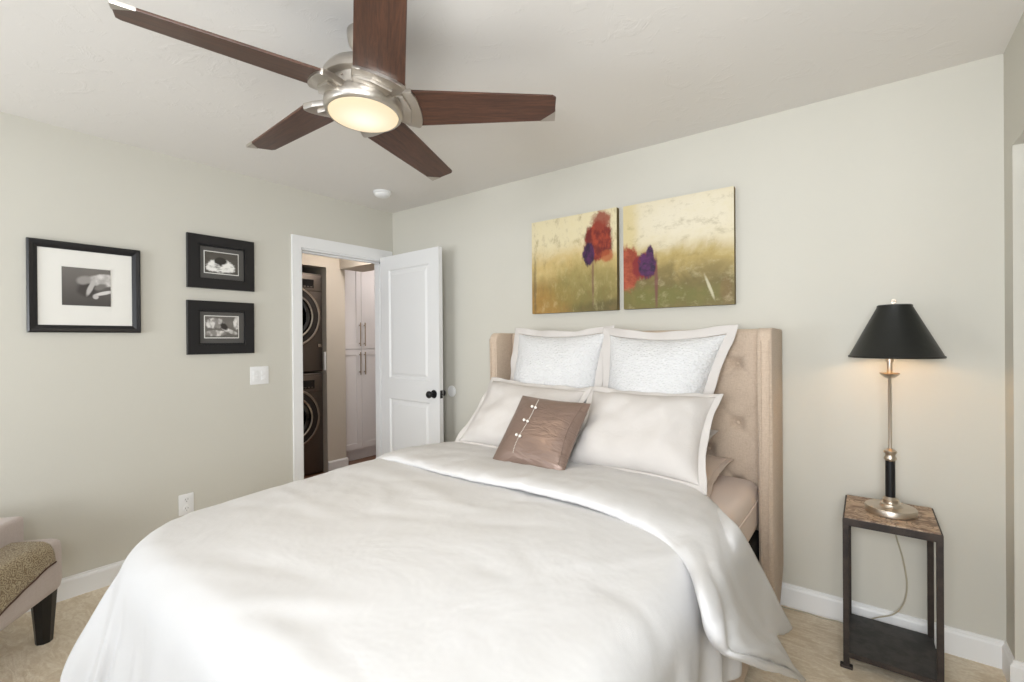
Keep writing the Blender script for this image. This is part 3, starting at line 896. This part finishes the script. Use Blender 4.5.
# ------------------------------------------------------------------ the duvet: a sheet relaxed over the mattress block
def drape(xl, xr, y0, y1, h, steps, zt=.735):
    nx_ = int((xr-xl)/h)+1; ny_ = int((y0-y1)/h)+1
    X, Y = np.meshgrid(np.linspace(xl, xr, nx_), np.linspace(y0, y1, ny_), indexing='ij')
    rs = np.random.RandomState(3)
    P = np.stack([X, Y, np.full_like(X, zt+.01)], -1)
    bx0, bx1, by1 = BX-.895, BX+.782, -2.275; rad = .10; Rc = .36
    yl = 5.0
    # start: already bent over the block
    cxp = np.clip(X, bx0+Rc, bx1-Rc); cyp = np.maximum(Y, by1+Rc)
    ddx, ddy = X-cxp, Y-cyp; pd = np.hypot(ddx, ddy)+1e-9; e = np.maximum(0, pd-Rc)
    P[..., 0] = cxp+ddx/pd*(np.minimum(pd, Rc)+e*.55)
    P[..., 1] = cyp+ddy/pd*(np.minimum(pd, Rc)+e*.55)
    P[..., 2] = zt+.01-e*.80
    P += rs.randn(*P.shape)*.0025
    Q = P.copy(); hx = (xr-xl)/(nx_-1); hy = (y0-y1)/(ny_-1)
    def cons(A, B, L, st):
        d = B-A; l = np.linalg.norm(d, axis=-1, keepdims=True)+1e-9; c = d*(.5*st*(l-L)/l); A += c; B -= c
    def bend(A, B, L, st):
        d = B-A; l = np.linalg.norm(d, axis=-1, keepdims=True)+1e-9
        c = d*(.5*st*np.minimum(0, l-L)/l); A += c; B -= c
    inner = pd < Rc-.06
    R0 = P.copy(); R0[..., 2] = zt
    dg = math.hypot(hx, hy)
    for s in range(steps):
        vel = (P-Q)*.965; Q = P.copy(); P = P+vel; P[..., 2] -= .00035
        for it in range(5):
            for o in (0, 1):
                cons(P[o:-1:2][:len(P[o+1::2])], P[o+1::2], hx, 1.)
                cons(P[:, o:-1:2][:, :P[:, o+1::2].shape[1]], P[:, o+1::2], hy, 1.)
            for o in (0, 1):
                A = P[o:-1:2, :-1]; B = P[o+1::2, 1:]; n_ = min(len(A), len(B)); cons(A[:n_], B[:n_], dg, .12)
                A = P[o:-1:2, 1:]; B = P[o+1::2, :-1]; n_ = min(len(A), len(B)); cons(A[:n_], B[:n_], dg, .12)
            for k, st in ((3, .55),):
                for o in range(k):
                    A = P[o:-k:2*k]; B = P[o+k::2*k]; n_ = min(len(A), len(B)); bend(A[:n_], B[:n_], hx*k, st)
                    A = P[:, o:-k:2*k]; B = P[:, o+k::2*k]; n_ = min(A.shape[1], B.shape[1]); bend(A[:, :n_], B[:, :n_], hy*k, st)
            # collide with the rounded block (block of radius rad)
            ax = np.clip(P[..., 0], bx0+Rc, bx1-Rc); ay = np.maximum(P[..., 1], by1+Rc)
            wx, wy = P[..., 0]-ax, P[..., 1]-ay; wd = np.hypot(wx, wy)+1e-9; kq = np.minimum(1., (Rc-rad)/wd)
            qx = ax+wx*kq; qy = ay+wy*kq; qz = np.minimum(P[..., 2], zt-rad)
            dx, dy, dz = P[..., 0]-qx, P[..., 1]-qy, P[..., 2]-qz
            dd = np.sqrt(dx*dx+dy*dy+dz*dz)+1e-9; ins = dd < rad
            f = np.where(ins, rad/dd, 1.)
            P[..., 0] = qx+dx*f; P[..., 1] = qy+dy*f; P[..., 2] = qz+dz*f
            deep = (dd < 1e-6)
            P[..., 2] = np.where(deep, zt, P[..., 2])
            P[..., 2] = np.maximum(P[..., 2], .02)
            P[inner] = R0[inner]
    return P, X, Y


cr_rnd = random.Random(11)
CREASES = []
for _ in range(46):
    cx_, cy_ = cr_rnd.uniform(1.35, 3.0), cr_rnd.uniform(-2.3, -1.05)
    th_ = cr_rnd.choice((cr_rnd.gauss(.15, .3), cr_rnd.gauss(2.3, .35)))
    CREASES.append((cx_, cy_, math.cos(th_), math.sin(th_), cr_rnd.uniform(.10, .32), cr_rnd.uniform(.010, .022), cr_rnd.choice((-1, 1))*cr_rnd.uniform(.003, .0085)))


def crease(x, y):
    t_ = 0
    wx = x+.03*noise.noise(Vector((x*5, y*5, 1))); wy = y+.03*noise.noise(Vector((x*5, y*5, 7)))
    for cx_, cy_, a_, b_, ln_, wd_, am_ in CREASES:
        u_ = (wx-cx_)*a_+(wy-cy_)*b_; v_ = -(wx-cx_)*b_+(wy-cy_)*a_
        if abs(u_) < ln_*2: t_ += am_*math.exp(-(u_/ln_)**2-(v_/wd_)**2)
    return t_


DP, DX, DY = drape(BX-.895-.50, BX+.782+.40, -1.0, -2.275-.54, .029, 260, .708)
for i in range(DP.shape[0]):
    for j in range(DP.shape[1]):
        x, y, z = DP[i, j]
        w = max(0., min(1., (z-.52)/.17))
        u = (x-BX)/.80; v_ = (y+1.2)/1.15
        crown = .018*max(0, 1-u*u)*max(0, min(1, (y+2.30)/.35))
        nn = noise.fractal(Vector((x*2.1, y*2.1, 3.)), 1.0, 2.0, 3)*.010
        ridge = .010*math.exp(-((y+1.42+.10*(x-BX)-.03*math.sin(x*5))/.05)**2)*max(0, 1-abs(x-1.95)/.55)
        puff = .024*math.exp(-((x-1.35)/.26)**2)*max(0., min(1., (y+2.0)/.6))
        DP[i, j, 2] += (puff+crown+nn*.8+ridge+crease(x, y))*w
        if w < 1:
            hang = min(1., max(0., (.62-z)/.30)); corner_ = math.atan2(-(y+2.1), x-BX)
            s_ = x+y
            fo = .020*hang*(math.sin(s_*27+2.0*noise.noise(Vector((s_*4, 0, 0))))+.45*math.sin(s_*53+1.+3*noise.noise(Vector((s_*3, 5, 0)))))
            if y < -2.24: DP[i, j, 1] += fo*.8
            else: DP[i, j, 0] += fo*(1 if x > BX else -1)
            DP[i, j, 1] -= crease(x*1.0+.3, -1.6+z*.9)*1.3*hang if y < -2.2 else 0
            if x < BX: DP[i, j, 0] -= .085*hang; DP[i, j, 1] -= .03*hang*(1 if y < -2.0 else 0)
        if w < 1: DP[i, j, 0] += noise.noise(Vector((x*4, y*4, z*3)))*.012*(1-w); DP[i, j, 1] += noise.noise(Vector((x*4+9, y*4, z*3)))*.012*(1-w)
duv = thing('duvet', 'white linen duvet covering the bed with its top folded back', 'duvet', (BX, -1.5, .73))
V, Fc = grid_mesh(DP-np.array([BX, -1.5, .73]))
o = obj('duvet_cover', (V, Fc), 'duvet', duv, 'all'); solid(o, .014, 0); subsurf(o, 1)


def unproj(px, py, axis, val):
    r = F+R*((px-512)/fpx)-U*((py-341)/fpx); tt = (val-CAM[axis])/r[axis]
    return tuple(CAM+r*tt)


# turned-back band: rows run across the bed (left hem -> top -> right corner), columns from the pillow side edge over the top to the tucked roll
def row_top(x, dz=0, dy=0, k=1.):
    return [(x, -.60+dy, .700+dz), (x, -.68+dy, .733+dz), (x, -.84+dy, .750+dz), (x, -1.02+dy, .761+dz), (x, -1.14+dy*.6, .762+dz), (x, -1.195+dy*.3, .752+dz), (x, -1.203+dy*.3, .735+dz), (x, -1.15, .731+dz), (x, -1.05, .731+dz)]


rows = []
xl = 1.325
rows.append([(xl-.10, y+.02, z-.42) for x, y, z in row_top(xl)])
rows.append([(xl-.075, y+.01, z-.24) for x, y, z in row_top(xl)])
rows.append([(xl-.045, y, z-.10) for x, y, z in row_top(xl)])
rows.append([(xl+.01, y, z-.028) for x, y, z in row_top(xl)])
for x in (1.45, 1.60, 1.80, 2.0, 2.2, 2.4, 2.58):
    c_ = .008*(1-((x-BX)/.75)**2); s_ = .02*math.sin(x*9)
    rows.append([(px_, py_, pz_) for px_, py_, pz_ in row_top(x, c_, .012*math.sin(x*5))])
    rows[-1][5] = (x, rows[-1][5][1]+s_*.5, rows[-1][5][2]); rows[-1][6] = (x, rows[-1][6][1]+s_*.5, rows[-1][6][2])


def rx(*pp): return [unproj(px_, py_, 0, xx) for px_, py_, xx in pp]


rows.append([(2.73, -.60, .690), (2.74, -.69, .722), (2.75, -.84, .740), (2.76, -1.02, .750), (2.77, -1.16, .753), (2.79, -1.245, .743), (2.79, -1.258, .724), (2.77, -1.20, .716), (2.75, -1.05, .716)])
rows.append([(2.82, -.70, .675), (2.85, -.80, .700), (2.875, -.90, .715), (2.895, -1.05, .732), (2.91, -1.20, .742), (2.925, -1.35, .742), (2.925, -1.37, .715), (2.90, -1.25, .715), (2.88, -1.05, .72)])
rows.append(rx((736, 527, 2.985), (733, 538, 2.990), (730, 552, 2.995), (722, 566, 3.005), (712, 582, 3.015), (701, 597, 3.012), (702, 606, 2.995), (708, 600, 2.985), (722, 582, 2.975)))
rows.append(rx((757, 562, 3.015), (753, 576, 3.018), (747, 590, 3.022), (738, 606, 3.04), (725, 618, 3.055), (709, 628, 3.035), (709, 634, 3.005), (720, 628, 3.0), (735, 610, 2.99)))
rows.append(rx((772, 592, 3.045), (768, 606, 3.045), (762, 618, 3.045), (756, 634, 3.07), (744, 645, 3.085), (722, 648, 3.055), (722, 650, 3.015), (735, 642, 3.005), (750, 630, 3.0)))
rows.append(rx((789, 625, 3.075), (782, 631, 3.075), (775, 635, 3.075), (779, 652, 3.10), (771, 658, 3.115), (745, 661, 3.085), (742, 658, 3.03), (750, 652, 3.02), (762, 645, 3.015)))
rows.append(rx((789.5, 626, 3.076), (783, 633, 3.076), (777, 638, 3.078), (802, 678, 3.125), (801, 679, 3.127), (792, 676, 3.12), (775, 668, 3.06), (770, 660, 3.03), (768, 650, 3.02)))
C1 = np.array([catmull(r_, 56) for r_ in rows])
C2 = np.array([catmull(C1[:, j], 150) for j in range(C1.shape[1])]).transpose(1, 0, 2)
for i in range(C2.shape[0]):
    for j in range(C2.shape[1]):
        p = Vector(C2[i, j]); onfold = math.exp(-((j-34)/10.)**2)
        ii, jj = i/150., j/56.
        nn = noise.fractal(p*4.5, 1.0, 2.0, 3)*.008+onfold*noise.noise(Vector((p.x*16, p.y*4, p.z*14)))*.008
        side = max(0., min(1., (ii-.70)/.15))
        rid = side*.004*math.sin(jj*19+5*noise.noise(Vector((ii*4, jj*3, 2))))*(1-.6*jj)+(1-side)*.0035*noise.noise(Vector((p.x*26, p.y*5, 0)))
        val = -.013*side*math.exp(-((jj-.50-.05*math.sin(ii*30))/.028)**2)-.007*side*math.exp(-((jj-.33)/.022)**2)+.006*side*math.exp(-((jj-.42)/.03)**2)
        C2[i, j, 0] += val; C2[i, j, 2] += val*.6
        if j > 36: nn *= .5
        C2[i, j, 2] += nn+rid*(1-side)+rid*.2; C2[i, j, 1] -= nn*.6+rid*side*.5; C2[i, j, 0] += rid*side
V, Fc = grid_mesh(C2-np.array([BX, -1.5, .73]))
o = obj('turned_back_fold', (V, Fc), 'duvet', duv, 'all'); solid(o, .010, 0)
# seam line along the band near its edge
seam = [tuple(Vector(C2[i, 31])+Vector((0, -.001, .006))-Vector((BX, -1.5, .73))) for i in range(20, 112)]


# ------------------------------------------------------------------ pillows
def pillow_mesh(w, h, t, n=34, pinch=.06, seed=0, wr=.006, sag=.0, pw=2.6, taper=0):
    """pillow standing in local xz, thickness along y; returns front+back closed mesh, and outline function"""
    V = []; idx = {}; Fc = []
    for s in (-1, 1):
        for i in range(n+1):
            for j in range(n+1):
                u = math.sin(pi/2*(2*i/n-1)); v = math.sin(pi/2*(2*j/n-1))
                x = u*w/2*(1-pinch*(1-v*v))*(1-(abs(taper) if taper > 0 or u > 0 else 0)*(1-v)/2); z = v*h/2*(1-pinch*(1-u*u))
                e = ((1-abs(u)**pw)*(1-abs(v)**pw))**.55 if abs(u) < 1 and abs(v) < 1 else 0
                th = t/2*e
                p = Vector((x*4+seed, s*1.3+seed*2, z*4))
                wv = noise.fractal(p, 1., 2., 3)*wr*e**.5*2
                cu = noise.noise(Vector((x*9+seed, z*9, s)))*wr*.8*e
                y = s*th+wv+cu - sag*(1-v)*.5*(1-v)*.5*.0
                if i in (0, n) or j in (0, n):
                    key = (0, i, j); y = 0
                    z += 0
                else: key = (s, i, j)
                if key not in idx: idx[key] = len(V); V.append((x, y, z))
        for i in range(n):
            for j in range(n):
                def g(a, b): return idx[(0, a, b) if a in (0, n) or b in (0, n) else (s, a, b)]
                q = (g(i, j), g(i+1, j), g(i+1, j+1), g(i, j+1))
                Fc.append(q if s < 0 else q[::-1])
    return V, Fc


def flange_mesh(w, h, fw, pinch=.06, seed=0, amp=.010, n=44, wob=5., taper=0):
    """flat scalloped border ring outside the pillow seam"""
    out = []
    per = []
    for side in range(4):
        for k in range(n):
            t_ = 2*k/n-1; t_ = math.sin(pi/2*t_)
            if side == 0: u, v = t_, -1
            elif side == 1: u, v = 1, t_
            elif side == 2: u, v = -t_, 1
            else: u, v = -1, -t_
            per.append((u, v))
    m = 5; N = len(per); G = np.zeros((m, N, 3))
    for q in range(N):
        u, v = per[q]
        x = u*w/2*(1-pinch*(1-v*v))*(1-(abs(taper) if taper > 0 or u > 0 else 0)*(1-v)/2); z = v*h/2*(1-pinch*(1-u*u))
        # outward direction
        du = max(0, abs(u)-.86)/.14; dv = max(0, abs(v)-.86)/.14
        ox = (1 if abs(u) == 1 else du)*np.sign(u); oz = (1 if abs(v) == 1 else dv)*np.sign(v)
        scal = 1+.20*noise.noise(Vector((x*wob+seed, z*wob, 2.)))*1.6
        for r_ in range(m):
            e = r_/(m-1)
            rip = noise.noise(Vector((x*10+seed, z*10, seed)))*amp*e*2+amp*e*.4*math.sin((x+z)*30+seed)
            G[r_, q] = (x*(1-.01*(1-e))+ox*fw*e*scal, rip-(.004*(1-e)), z+oz*fw*e*scal)
    return grid_mesh(G, True)


def pillow(name, label, cat, loc, rot, w, h, t, m, flange=0, fm='linen', seed=1, pinch=.06, wr=.006, group=None, bend=0, taper=0):
    T = thing(name, label, cat, loc, rot, group)
    V, Fc = pillow_mesh(w, h, t, 34, pinch, seed, wr, taper=taper)
    if bend: V = [(x, y+bend*(x/(w/2))**2, z) for x, y, z in V]
    o = obj('pillow_body', (V, Fc), m, T, 'all'); subsurf(o, 1)
    if flange:
        V2, F2 = flange_mesh(w, h, flange, pinch, seed, taper=taper)
        if bend: V2 = [(x, y+bend*(x/(w/2))**2, z) for x, y, z in V2]
        f_ = obj('flange', (V2, F2), fm, T, 'all'); solid(f_, .004, 0); subsurf(f_, 1)
        f_['label'] = 'flat linen border'
    return T


def lean(a, yaw_=0, roll_=0):
    # lean back by a (top towards the wall, +y), turn and roll
    m_ = Matrix.Rotation(yaw_, 4, 'Z') @ Matrix.Rotation(-a, 4, 'X') @ Matrix.Rotation(roll_, 4, 'Y')
    return m_.to_euler()


pillow('euro_sham', 'square white quilted pillow with linen border at the left of the headboard', 'pillow', (1.862, -.350, 1.080), lean(.30, 0, .0), .600, .585, .19, 'quilt', .044, seed=3, pinch=.09)
pillow('euro_sham', 'square white quilted pillow with linen border at the right of the headboard', 'pillow', (2.492, -.365, 1.062), lean(.30, 0, .0), .600, .585, .20, 'quilt', .044, seed=8, pinch=.10, taper=-.42)
pillow('sleeping_pillow', 'taupe pillow peeking out under the right-hand pillows', 'pillow', (2.490, -.46, .715), lean(1.42, 0, .0), .60, .38, .12, 'taupe', .02, 'taupe', seed=5)
pillow('sleeping_pillow', 'pale linen pillow lying on the taupe pillow, mostly hidden', 'pillow', (2.45, -.46, .832), lean(1.35, 0, .0), .54, .34, .11, 'linen', .035, seed=6)
pillow('pillow_sham', 'pale linen pillow leaning behind the brown cushion on the bed\'s left', 'pillow', (1.825, -.620, .905), lean(.72, .0, .05), .645, .42, .21, 'linen', .030, seed=12, wr=.016, pinch=.085)
pillow('pillow_sham', 'wide pale linen pillow in front of the right-hand white quilted pillow', 'pillow', (2.492, -.620, .900), lean(.72, .0, -.01), .600, .42, .22, 'linen', .030, seed=17, wr=.017, pinch=.10)

# brown satin cushion with a boxed side
cu = thing('satin_cushion', 'brown satin cushion with a beaded seam in front of the pillows', 'cushion', (2.100, -.835, .886), lean(.72, .06, .05))
V, Fc = pillow_mesh(.385, .385, .13, 30, .05, 21, .004)
o = obj('cushion_body', (V, Fc), 'satin', cu, 'all'); subsurf(o, 1)


def cush_front(x, z):
    u, v = x/(.385/2), z/(.385/2)
    e = ((1-abs(u)**2.6)*(1-abs(v)**2.6))**.55
    return -.125/2*e-.004


sm = [(-.052+.012*math.sin(k*.5), 0, .150-.30*k/40) for k in range(41)]
obj('beaded_seam', joins(*[lathe([(.0005, -.0022), (.0016, -.0014), (.0022, 0), (.0016, .0014), (.0005, .0022)], 8, (x, cush_front(x, z)-.0035, z)) for x, _, z in [(-.052+.010*math.sin(k*.12), 0, .145-.007*k) for k in range(42)]]), 'pearl', cu, True)
for k, z in enumerate((.095, .015, -.065)):
    for dx in (-.014, .008):
        x = -.050+dx+.006*(1-k); b = lathe([(.0005, -.0075), (.004, -.0062), (.0070, -.003), (.0075, 0), (.0070, .003), (.004, .0062), (.0005, .0075)], 14, (x, cush_front(x, z)-.009, z-.004*(dx > 0)))
        obj('pearl_bead', b, 'pearl', cu, True)
obj('side_piping', tube([tuple(p) for p in catmull([(.168, cush_front(.160, .14)-.000, .150), (.155, cush_front(.155, .0)-.002, .0), (.168, cush_front(.160, -.14), -.150)], 24)], .0022, 8), 'satin', cu, True)

# ------------------------------------------------------------------ side table and lamp
tb = thing('side_table', 'small dark iron side table with mottled stone top beside the bed', 'side table', (3.387, -.200, 0))
w2, d2, TH = .150, .172, .600
obj('table_frame', joins(box(-w2, w2, -d2, -d2+.02, TH-.028, TH, .0015), box(-w2, w2, d2-.02, d2, TH-.028, TH, .0015),
                         box(-w2, -w2+.02, -d2+.02, d2-.02, TH-.028, TH, .0015), box(w2-.02, w2, -d2+.02, d2-.02, TH-.028, TH, .0015)), 'iron', tb)
obj('stone_top', box(-w2+.006, w2-.006, -d2+.006, d2-.006, TH-.012, TH+.004, .002), 'stone', tb)
for sx in (-1, 1):
    for sy in (-1, 1):
        lg = obj('leg', box(-.010, .010, -.010, .010, .006, TH-.026, .0015), 'iron', tb); lg.location = (sx*(w2-.010), sy*(d2-.010), 0)
        obj('foot_plate', box(-.021, .021, -.013, .013, 0, .012, .003), 'iron', lg)
obj('lower_shelf', joins(box(-w2+.003, w2-.003, -d2+.004, d2-.004, .052, .064, .001)), 'shelf', tb)
obj('shelf_lip', box(-w2+.018, w2-.018, -d2+.0, -d2+.006, .046, .066, .001), 'iron', tb)

lx, ly, lz = 3.392, -.205, TH+.004
lamp = thing('table_lamp', 'tall nickel table lamp with flared black shade on the side table', 'table lamp', (lx, ly, lz))
obj('lamp_base', lathe([(.001, 0), (.081, 0), (.085, .003), (.086, .022), (.083, .027), (.060, .027), (.040, .028), (.036, .032), (.034, .038), (.026, .042), (.024, .050), (.027, .056), (.022, .062), (.019, .066), (.001, .066)], 56), 'lampmetal', lamp, True)
obj('lamp_column', lathe([(.0165, .064), (.0165, .218)], 32), 'black', lamp, True)
obj('column_collar', lathe([(.018, .214), (.021, .218), (.021, .226), (.017, .232), (.017, .240), (.022, .246), (.022, .254), (.012, .260), (.008, .264), (.001, .264)], 40), 'lampmetal', lamp, True)
obj('lamp_stem', lathe([(.0058, .26), (.0058, .555), (.009, .560), (.009, .615), (.013, .618), (.013, .66), (.001, .66)], 24), 'lampmetal', lamp, True)
obj('drip_dish', lathe([(.006, .548), (.016, .552), (.028, .562), (.034, .569), (.033, .571), (.026, .567), (.010, .562)], 40, cap=False), 'lampmetal', lamp, True)
SH = [(.154, .634), (.1545, .640), (.150, .6425), (.057, .838), (.0565, .846), (.052, .848)]
SC = (.017, .013, 0)
shd = obj('lamp_shade', lathe(SH, 64, SC, cap=False), 'shade', lamp, True); solid(shd, .0015, 1)
obj('shade_lining', lathe([(r_-.003, h_) for r_, h_ in SH[1:-1]], 64, SC, cap=False), 'shade_inner', lamp, True)
obj('shade_spider', joins(*[tube([(.014+.004*math.cos(a), .010+.004*math.sin(a), .842), (.017+.054*math.cos(a), .013+.054*math.sin(a), .840)], .0015, 6) for a in (.3, .3+2*pi/3, .3+4*pi/3)]+[tube([(0, 0, .66), (.05, 0, .70), (.05, 0, .80), (.014, .010, .845)], .0015, 6), tube([(0, 0, .66), (-.05, 0, .70), (-.05, 0, .80), (.014, .010, .845)], .0015, 6)]), 'lampmetal', lamp, True)
obj('finial', joins(lathe([(.001, .840), (.006, .842), (.006, .850), (.003, .852), (.003, .856), (.001, .856)], 16, (.014, .010, 0)), tube([(.014+.007*math.cos(a), .010, .863+.007*math.sin(a)) for a in np.linspace(0, 2*pi, 20)], .002, 8, False)), 'lampmetal', lamp, True)
obj('light_bulb', lathe([(.001, .655), (.012, .66), (.013, .68), (.026, .70), (.029, .72), (.024, .742), (.010, .755), (.001, .757)], 28), 'bulb', lamp, True)
l = bpy.data.lights.new('table_lamp_bulb', 'POINT'); l.energy = 4.5; l.color = (1, .72, .42); l.shadow_soft_size = .03
lo = bpy.data.objects.new('table_lamp_bulb', l); COL.objects.link(lo); lo.location = (lx, ly, lz+.70)
cp = catmull([(lx, ly+.083, .612), (3.405, -.045, .6085), (3.408, -.0205, .600), (3.413, -.018, .47), (3.438, -.020, .36), (3.452, -.022, .25), (3.440, -.024, .165), (3.405, -.026, .108), (3.345, -.027, .072), (3.29, -.026, .03), (3.25, -.030, .006)], 70)
obj('power_cord', tube([tuple(Vector(p)-Vector((lx, ly, lz))) for p in cp], .0028, 8), 'cord', lamp, True)
cp = catmull([(2.94, -.045, .006), (3.02, -.040, .006), (3.09, -.032, .006), (3.14, -.040, .006), (3.20, -.028, .006), (3.246, -.034, .006)], 40)
tag(obj('extension_cord', tube([tuple(p) for p in cp], .003, 8), 'cord', smooth=True), 'thin pale cord lying along the baseboard between bed and side table', 'cord')

# ------------------------------------------------------------------ armchair corner at the left edge
# local x = along the visible side towards the camera, local y = along the front; origin at the visible leg corner
dvec = Vector((.787, -.616, 0)); nvec = Vector((-.616, -.787, 0))
ch = thing('upholstered_armchair', 'rose-taupe upholstered armchair on black tapered legs by the left wall', 'armchair', (.409, -2.252, 0))
ch.rotation_euler = Matrix((dvec, -nvec, Vector((0, 0, 1)))).transposed().to_euler()


def cb_(x0, x1, y0, y1, z0, z1, r, n=6): return box(x0, x1, y0, y1, z0, z1, r, n)


obj('seat_frame', cb_(-.045, .62, -.62, .045, .215, .452, .05), 'chair', ch, 'all')
obj('backrest', cb_(-.035, .60, -.66, -.097, .40, .560, .022, 4), 'chair', ch, 'all')
for (x, y) in ((0, -.014), (.57, -.014), (0, -.57), (.57, -.57)):
    b = bmesh.new()
    def oc(r_, z): return [b.verts.new((r_*math.cos(a), r_*math.sin(a), z)) for a in np.linspace(pi/8, 2*pi+pi/8, 8, endpoint=False)]
    A = oc(.029, 0); B = oc(.045, .225)
    for i in range(8): b.faces.new((A[i], A[(i+1) % 8], B[(i+1) % 8], B[i]))
    b.faces.new(A); b.faces.new(B)
    lg = obj('leg', b, 'leg', ch); lg.location = (x, y, 0)

# throw over the seat: rows from the far edge towards the camera, columns from the seat top over the rounded side
O_ = Vector((.409, -2.252, 0)); fn = -nvec


def on_side(px, py, off):
    r_ = F+R*((px-512)/fpx)-U*((py-341)/fpx); p0 = O_+fn*(.045+off); tt = (p0-CAM).dot(fn)/r_.dot(fn)
    q = CAM+r_*tt-O_; return (q.dot(dvec), q.dot(fn), q.z)


hem = [on_side(53.5, 563, .004), on_side(44, 570, .006), on_side(32, 582, .007), on_side(16, 597, .007), on_side(0, 613, .008)]
x_end, z_end = .56, max(.10, hem[-1][2]-.05)
hem += [(.40, .054, hem[-1][2]-.02), (x_end, .054, z_end)]
rows_ = []
for k, (hx_, hy_, hz_) in enumerate(hem):
    sh = .025*k if k < 3 else .05
    xt = hx_+.012
    rows_.append([(xt-.01+.0, -.50, .458), (xt-.012, -.30, .459), (xt-.010, -.12, .458), (xt-.008, -.02, .455), (xt-.004, .028, .444), (xt, .049, min(.410, hz_+.05)), (hx_, hy_, hz_)])
T1 = np.array([catmull(r_, 30) for r_ in rows_]); T2 = np.array([catmull(T1[:, j_], 40) for j_ in range(30)]).transpose(1, 0, 2)
for i_ in range(T2.shape[0]):
    for j_ in range(T2.shape[1]):
        T2[i_, j_] += np.array(noise.noise_vector(Vector(T2[i_, j_])*18))*.0022
    T2[i_, :, 1] += .0
th = tag(obj('throw_blanket', grid_mesh(T2+np.array([0, .004, .006])), 'throw', smooth='all'), 'tan paisley throw draped over the armchair seat with a dark brown edge', 'throw')
th.location = ch.location; th.rotation_euler = ch.rotation_euler; solid(th, .005, 1)
obj('brown_edging', tube([tuple(p+np.array([0, .007, .004])) for p in T2[:, -1]], .0045, 8), 'throwtrim', th, True)
